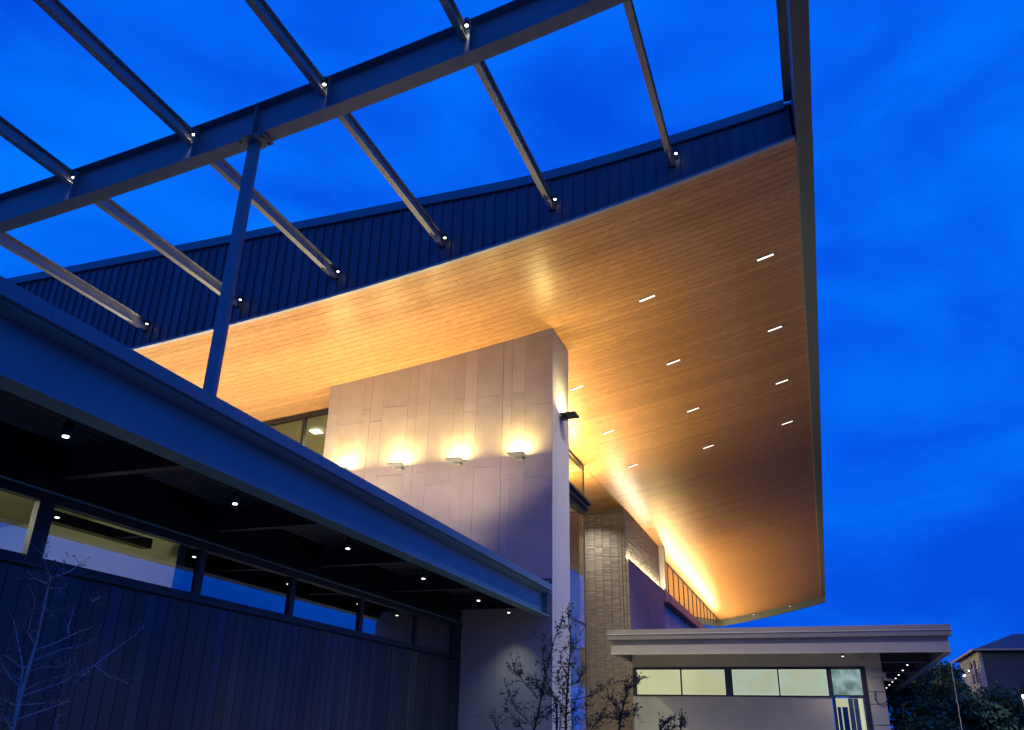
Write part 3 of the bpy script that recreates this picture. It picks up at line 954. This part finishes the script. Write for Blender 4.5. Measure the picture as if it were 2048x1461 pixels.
MB().box(-6.0, 1.7, E0 + .26, W0 + .0, 2.80, 2.855).build('soffit', M['wall'], ev)
MB().box(-6.18, -6.04, E0 + .26, W0 + 2, 2.33, 2.80).build('side_beam', M['eave'], ev)
MB().box(3.38, 3.52, E0 + .26, 57, 2.33, 2.855).build('side_beam', M['eave'], ev)
MB().box(3.33, 3.53, E0 + .26, 57, 2.312, 2.328).build('side_flange', M['trim'], ev)
MB().box(1.20, 1.29, E0 + .26, W0 - .02, 2.38, 2.79).build('bracket_beam', M['eave'], ev)
for y in (31.75, 36.5, 41.2, 46.0, 50.8, 55.4):
    cb = MB().box(1.80, 3.37, y - .01, y + .01, 2.425, 2.855).build('cross_beam', M['deck'], ev)
    MB().box(1.80, 3.37, y - .08, y + .08, 2.40, 2.424).build('bottom_flange', M['trim'], cb)  # pale flange and dark web colours stand in for light and shade
can_light('single downlight under the right eave above the glazed door', (.69, 28.7, 2.36), 'downlights under the right eave', 90, 150, (1, .86, .66), arm=False, stem=.44)
for k, (x, y) in enumerate([(2.81, 32.7), (2.85, 35.3), (2.88, 37.8), (2.90, 39.9), (2.92, 42.3), (2.93, 44.6), (2.95, 47.2)]):
    can_light('downlight in the receding row under the right side eave, %s from the front' % (['first', 'second', 'third', 'fourth', 'fifth', 'sixth', 'seventh'][k]), (x, y, 2.40),
              'downlights in a row under the side eave', 14, 130, arm=False, stem=.46)
# camera, cables and rain chain
sc_ = thing('security_camera', 'small pale bullet security camera on a square box at the top of the pier', 'camera', (1.62, 29.45, 1.9))
MB().box(1.50, 1.79, 29.43, 29.488, 1.82, 2.0).build('junction_box', M['trim'], sc_, bevel=.006)
MB().box(1.80, 1.88, 29.36, 29.46, 1.70, 1.92).build('arm', M['trim'], sc_, bevel=.01)
MB().tube([(1.80, 29.33, 1.735), (2.06, 29.30, 1.715)], .035, 10).build('barrel', M['trim'], sc_, True)
MB().tube([(1.75, 29.42, 1.82), (1.76, 29.41, 1.62), (1.80, 29.44, 1.5)], .009, 6).build('cable', M['black'], sc_)
hs = MB().tube([(1.50, 29.46, 1.27), (1.475, 29.46, 1.22), (1.48, 29.455, 1.15), (1.51, 29.45, 1.09), (1.56, 29.45, 1.045), (1.62, 29.45, 1.03), (1.70, 29.45, 1.05), (1.76, 29.45, 1.09), (1.80, 29.45, 1.15)], .012, 7) \
    .tube([(1.50, 29.47, 1.27), (1.515, 29.465, 1.33), (1.50, 29.46, 1.38), (1.475, 29.465, 1.33), (1.485, 29.465, 1.27)], .010, 6)
tag(hs.build('looped_cable', M['black'], None, True), 'black cable hanging in a loop on the pier below the security camera', 'cable')
ch = MB()
pts = []
for i in range(40):
    t = i / 39
    pts.append((3.47 + .004 * math.sin(i * 1.9) - .06 * t, 27.25 + .01 * math.cos(i * 2.3), 2.30 - 3.9 * t))
ch.tube(pts, [.009 + .004 * (i % 2) for i in range(40)], 6)
tag(ch.build('rain_chain', M['trim'], None, True), 'thin rain chain hanging from the outer corner of the right eave', 'rain chain')

# ================================================================== STONE HOUSE, far right
hs = thing('stone_house', 'distant two-storey stone house with a hipped grey roof behind the trees', 'house', (12, 64, GZ))
MB().box(9.42, 19, 60, 68.6, GZ, 5.15).build('wall', M['houseplain'], hs)
rf = MB().raw([(8.9, 59.4, 5.22), (19.5, 59.4, 5.22), (19.5, 69.4, 5.22), (8.9, 69.4, 5.22), (12.2, 64.3, 6.6), (16.5, 64.3, 6.6)],
              [(0, 1, 5, 4), (1, 2, 5), (2, 3, 4, 5), (3, 0, 4), (0, 3, 2, 1)]).build('roof', M['roofing'], hs)
MB().box(8.86, 19.54, 59.36, 59.44, 5.16, 5.26).box(8.86, 8.94, 59.44, 69.44, 5.16, 5.26).build('gutter', M['cream'], rf)
sw = MB().box(9.30, 9.415, 60.0, 68.6, GZ, 5.15).build('stone_side_wall', M['housewall'], hs)
rr = random.Random(3)
z = 1.0
while z < 5.1:
    y = 60.0
    hgt = rr.uniform(.14, .24)
    while y < 68.4:
        w = rr.uniform(.3, .8)
        if not (3.4 < z + hgt and z < 4.9 and (62.0 < y + w and y < 62.7 or 63.4 < y + w and y < 64.1)):
            MB().box(9.25 - rr.uniform(0, .03), 9.299, y, y + w - .03, z, z + hgt - .03).build('stone', M['housewall'], sw)
        y += w
    z += hgt
for y in (62.1, 63.5):
    f = MB().box(9.24, 9.29, y, y + .5, 3.5, 4.8).build('window', M['black'], hs)
    MB().box(9.22, 9.238, y + .22, y + .27, 3.5, 4.8).build('glazing_bar', M['cream'], f)
for k, (x, y, z) in enumerate([(9.1, 66.5, 4.15), (9.1, 65.9, 4.15), (9.1, 63.9, 4.3)]):
    t = thing('house_lamp', 'tiny white lamp on the side of the distant stone house, %s' % ['leftmost', 'middle', 'rightmost'][k], 'lamp', (x, y, z), 'lamps on the distant house')
    MB().box(x, x + .13, y - .03, y + .03, z + .05, z + .1).build('arm', M['black'], t)
    MB().cyl(x, y, z - .03, z + .04, .035, 8).build('globe', M['white'], t)
sl = thing('street_lamp', 'bright street lamp among dark trees at the right edge', 'street lamp', (7.8, 42, GZ))
MB().cyl(7.8, 42, GZ, 1.76, .05, 8).build('pole', M['black'], sl)
MB().cyl(7.83, 42, 1.77, 1.88, .045, 12).build('lantern', emit('street_lantern', (1, .93, .68), 14), sl)
lamp('POINT', 'bulb', sl, (7.78, 41.85, 1.9), 70, (1, .93, .72), shadow_soft_size=.1)

# ================================================================== BACKGROUND TREES
def tree(label, x, y, h, r, m, n, seed):
    rn = random.Random(seed)
    t = thing('tree', label, 'tree', (x, y, GZ), 'trees behind the low building')
    tr = MB()
    top = Vector((x + rn.uniform(-.3, .3), y, GZ + h * .75))
    tr.tube([(x, y, GZ), (x + .05, y, GZ + h * .35), tuple(top)], [.16, .12, .04], 7)
    for k in range(6):
        z0 = GZ + h * rn.uniform(.3, .6)
        a = rn.uniform(0, 6.28)
        tr.tube([(x, y, z0), (x + math.cos(a) * r * .4, y + math.sin(a) * r * .4, z0 + h * .14), (x + math.cos(a) * r * .75, y + math.sin(a) * r * .75, z0 + h * .25)], [.07, .05, .02], 5)
    tr.build('trunk', M['barkdark'], t)
    cr = MB()
    cl_ = []
    for k in range(46):
        while True:
            v = Vector((rn.uniform(-1, 1), rn.uniform(-1, 1), rn.uniform(-1, 1)))
            if .35 < v.length < 1:
                break
        cl_.append((Vector((x + v.x * r, y + v.y * r, GZ + h * .6 + v.z * h * .40)), rn.uniform(.20, .42) * r))
    for k in range(n):
        c, rad = rn.choice(cl_)
        v = Vector((rn.gauss(0, 1), rn.gauss(0, 1), rn.gauss(0, .8)))
        v = v.normalized() * rad * (rn.random() ** .45)
        p = c + v
        d = Vector((rn.uniform(-1, 1), rn.uniform(-1, 1), rn.uniform(-.7, .5)))
        cr.leaf(p, d, rn.uniform(.14, .30), rn.uniform(.04, .08), rn)
    tag(cr.build('crown', m, t), kind='stuff')
T = [('dark evergreen just behind the eave end, leftmost of the trees', 4.6, 52, 5.4, 1.5, 'crown1'),
     ('broad dark tree right of the receding eave downlights', 6.3, 56, 5.9, 1.7, 'crown0'),
     ('rounded tree rising to the corner where rain chain and eave meet', 7.2, 61, 6.0, 1.6, 'crown2'),
     ('low bushy tree below the lamps of the stone house', 7.6, 50, 4.3, 1.6, 'crown0'),
     ('small dark tree in front of the stone side wall base', 9.1, 52, 4.0, 1.4, 'crown1'),
     ('dark tree in front of the plain wall of the house', 10.9, 55, 4.6, 1.6, 'crown2'),
     ('tall bushy tree at the right edge behind the street lamp', 13.2, 60.0, 7.2, 1.9, 'crown0'),
     ('low dark shrubby tree at the bottom right corner', 9.2, 44, 3.0, 1.3, 'crown1'),
     ('low dark tree filling the gap beside the pier', 4.2, 42, 2.6, 1.3, 'crown0'),
     ('low dark tree below the side eave', 5.9, 43, 3.2, 1.4, 'crown1'),
     ('dense low tree showing between the pier and the rain chain', 5.0, 47, 4.2, 1.6, 'crown2'),
     ('dark tree hiding the foot of the street lamp', 10.3, 49, 3.6, 1.5, 'crown0')]
for k, (lb, x, y, h, r, m_) in enumerate(T):
    tree(lb, x, y, h, r, M[m_], 7000, 100 + k)

# ================================================================== NEAR TREES
def twigs(mb_w, mb_l, path, rn, k, ln, leaf, leafn, plane):
    """short side twigs with small leaves along a polyline path (list of Vectors)"""
    for _ in range(k):
        i = rn.randrange(len(path) - 1)
        t = rn.random()
        p = path[i].lerp(path[i + 1], t)
        d = (path[i + 1] - path[i]).normalized()
        s = Vector((rn.gauss(0, 1), rn.gauss(0, 1), rn.gauss(0, 1) + .5)).normalized()
        d = (d * .7 + s * .8).normalized()
        l_ = ln * rn.uniform(.4, 1.2)
        q1 = p + d * l_ * .5
        q2 = q1 + (d + Vector((rn.gauss(0, .3), rn.gauss(0, .3), rn.gauss(.15, .3)))).normalized() * l_ * .5
        mb_w.tube([p, q1, q2], [.0028 * plane, .002 * plane, .001 * plane], 4)
        for _j in range(leafn):
            a = p.lerp(q2, rn.uniform(.3, 1))
            mb_l.leaf(a, Vector((rn.gauss(0, 1), rn.gauss(0, 1), rn.gauss(.3, 1))), leaf * rn.uniform(.6, 1.3), leaf * .22, rn)

LT = [[(4.03, -0.06), (4.03, 0.15), (4.04, 0.32), (4.05, 0.45), (4.04, 0.69), (4.04, 0.83), (3.97, 0.92), (3.96, 0.96)], [(4.03, 0.0), (4.01, 0.17), (4.0, 0.29), (3.94, 0.4), (3.89, 0.49), (3.85, 0.56)], [(4.04, 0.14), (4.31, 0.23), (4.54, 0.35), (4.76, 0.51), (4.85, 0.57), (4.92, 0.64)], [(4.04, 0.17), (4.17, 0.23), (4.29, 0.27), (4.4, 0.29)], [(4.04, 0.09), (4.22, 0.11), (4.4, 0.12)], [(4.04, 0.01), (4.19, 0.06), (4.29, 0.09), (4.4, 0.13)], [(4.0, 0.29), (4.07, 0.34), (4.13, 0.38)], [(4.05, 0.4), (4.2, 0.46), (4.37, 0.55), (4.44, 0.57)], [(4.05, 0.28), (4.15, 0.31), (4.28, 0.32), (4.35, 0.37)], [(3.99, 0.23), (3.91, 0.26), (3.84, 0.28), (3.78, 0.3)], [(4.01, 0.19), (3.92, 0.24), (3.85, 0.31)], [(4.0, 0.09), (3.9, 0.12), (3.84, 0.13)], [(4.04, 0.83), (4.17, 0.89), (4.23, 0.94), (4.26, 0.99)], [(4.04, 0.79), (3.92, 0.81)], [(4.06, 0.77), (4.14, 0.78)], [(4.0, 0.29), (3.87, 0.35), (3.82, 0.36)], [(4.04, 0.66), (4.13, 0.6)], [(4.28, 0.51), (4.26, 0.56), (4.27, 0.64), (4.27, 0.69)], [(4.03, 0.44), (3.97, 0.5), (3.97, 0.65), (3.96, 0.72)], [(4.31, 0.23), (4.32, 0.29), (4.38, 0.36)], [(4.54, 0.35), (4.69, 0.29), (4.87, 0.26)], [(4.35, -0.04), (4.33, 0.02), (4.37, 0.06)], [(4.41, 0.74), (4.47, 0.78)], [(4.02, -0.01), (3.93, 0.01)], [(4.51, 0.31), (4.43, 0.27), (4.4, 0.2)], [(4.03, -0.05), (3.94, 0.04)], [(4.13, 0.36), (4.24, 0.42), (4.39, 0.46), (4.52, 0.52)]]
rn = random.Random(21)
bt = thing('young_tree', 'nearly bare young tree with pale bluish branches in front of the dark board wall', 'tree', (-4.5, 4.0, GZ))
wood, thin, lv = MB(), MB(), MB()
for i, br in enumerate(LT):
    dp = 0 if i == 0 else rn.uniform(-.09, .09)
    L = [Vector((-4.5, y, z)) * (1 + dp * (j + (i > 1) * 0) / (len(br) - 1)) for j, (y, z) in enumerate(br)]
    if i == 0:
        L = [Vector((-4.52, 4.02, GZ)), Vector((-4.50, 4.03, -.8))] + L
        rad = [.022, .018] + [.0125 - .0017 * j for j in range(len(br))]
        rad = [max(.0022, r) for r in rad]
    else:
        r0 = .009 if i == 1 else .0048
        rad = [max(.0012, r0 * (1 - .8 * j / (len(br) - 1))) for j in range(len(br))]
    (wood if i < 2 else thin).tube(L, rad, 7)
    twigs(thin, lv, L if i else L[4:], rn, 15 if i > 1 else 18, .13, .017, 8, .36)
wood.build('trunk', M['bark'], bt, True)
tag(thin.build('branches', M['bark'], bt, True), kind='stuff')
tag(lv.build('leaves', M['leafdry'], bt), kind='stuff')

SH = [[(-3.69, 0.03), (-3.68, 0.4), (-3.65, 0.74), (-3.62, 1.08), (-3.6, 1.37), (-3.63, 1.61), (-3.64, 1.79)], [(-3.83, 0.03), (-3.83, 0.33), (-3.86, 0.47), (-3.97, 0.67), (-4.01, 0.83), (-4.05, 1.09), (-4.06, 1.37)], [(-4.19, 0.03), (-4.13, 0.26), (-4.07, 0.53), (-4.03, 0.74), (-3.94, 1.09), (-3.86, 1.37), (-3.76, 1.57)], [(-4.21, 0.11), (-4.47, 0.32), (-4.61, 0.56), (-4.69, 0.74)], [(-4.12, 0.49), (-4.31, 0.67), (-4.48, 0.85), (-4.53, 0.96)], [(-3.91, 0.52), (-4.06, 0.59), (-4.28, 0.74), (-4.41, 0.91)], [(-4.36, 0.04), (-4.52, 0.23), (-4.63, 0.35)], [(-3.6, 0.47), (-3.35, 0.52), (-3.17, 0.59), (-2.99, 0.71)], [(-3.66, 0.67), (-3.51, 0.72), (-3.42, 0.83)], [(-3.69, 0.53), (-3.8, 0.72), (-3.81, 0.88)], [(-3.65, 0.81), (-3.75, 0.97), (-3.78, 1.09)], [(-3.61, 1.2), (-3.52, 1.28), (-3.53, 1.41)], [(-3.68, 0.27), (-3.52, 0.35), (-3.4, 0.39)], [(-4.15, 0.21), (-3.97, 0.26), (-3.88, 0.34)], [(-4.78, 0.01), (-4.81, 0.11), (-4.82, 0.17)], [(-3.79, 0.03), (-3.76, 0.26), (-3.74, 0.47), (-3.71, 0.67)], [(-3.58, 0.04), (-3.59, 0.2), (-3.54, 0.4)], [(-4.06, 0.56), (-4.15, 0.74)], [(-3.33, 0.06), (-3.36, 0.16)], [(-3.31, 0.06), (-3.21, 0.18), (-3.1, 0.31)]]
SR = [[(-2.88, 0.05), (-2.86, 0.22), (-2.8, 0.43), (-2.72, 0.65), (-2.66, 0.73)], [(-2.87, 0.3), (-2.95, 0.43), (-3.03, 0.5)], [(-2.83, 0.28), (-2.73, 0.25), (-2.62, 0.29)], [(-2.72, 0.65), (-2.58, 0.7), (-2.54, 0.81)], [(-2.86, .2), (-2.97, .24), (-3.06, .22)]]
SQ = [[(-2.32, 0.06), (-2.25, 0.11), (-2.16, 0.2)], [(-2.0, 0.07), (-1.97, 0.14), (-1.95, 0.19)], [(-2.32, .0), (-2.15, .06), (-2.03, .14)]]
def shrub(data, base, label, seed, k, root):
    rn = random.Random(seed)
    t = thing('leafy_sapling', label, 'sapling', (base, 13, GZ), 'saplings in front of the stone wall')
    st, tw, lf = MB(), MB(), MB()
    for i, br in enumerate(data):
        dp = rn.uniform(-.05, .05) if i else 0
        L = [Vector((x, 13, z)) * (1 + dp * j / (len(br) - 1)) for j, (x, z) in enumerate(br)]
        r0 = .018 if i < root else .009
        rad = [max(.003, r0 * (1 - .75 * j / (len(br) - 1))) for j in range(len(br))]
        if br[0][1] < .12:
            b0 = Vector((base + (br[0][0] - base) * .35, 13, GZ))
            L = [b0, b0.lerp(L[0], .6)] + L
            rad = [r0 * 1.3, r0 * 1.1] + rad
        st.tube(L, rad, 6)
        LL = L[2:] if len(L) > len(br) else L
        twigs(tw, lf, LL, rn, int(k * len(br) * (1.15 if i < root else .75)), .20, .050, 5, 1.3)
    st.build('stems', M['barkdark'], t, True)
    tag(tw.build('twigs', M['barkdark'], t), kind='stuff')
    tag(lf.build('leaves', M['leafdark'], t), kind='stuff')
shrub(SH, -3.75, 'tall dark leafy sapling with many stems before the corner of the stone wall', 5, 7, 3)
shrub(SR, -2.87, 'smaller dark sapling before the brick tower and the first lit window', 6, 8, 1)
shrub(SQ, -2.15, 'tops of a low sapling just showing at the bottom edge before the grey wall', 8, 8, 1)
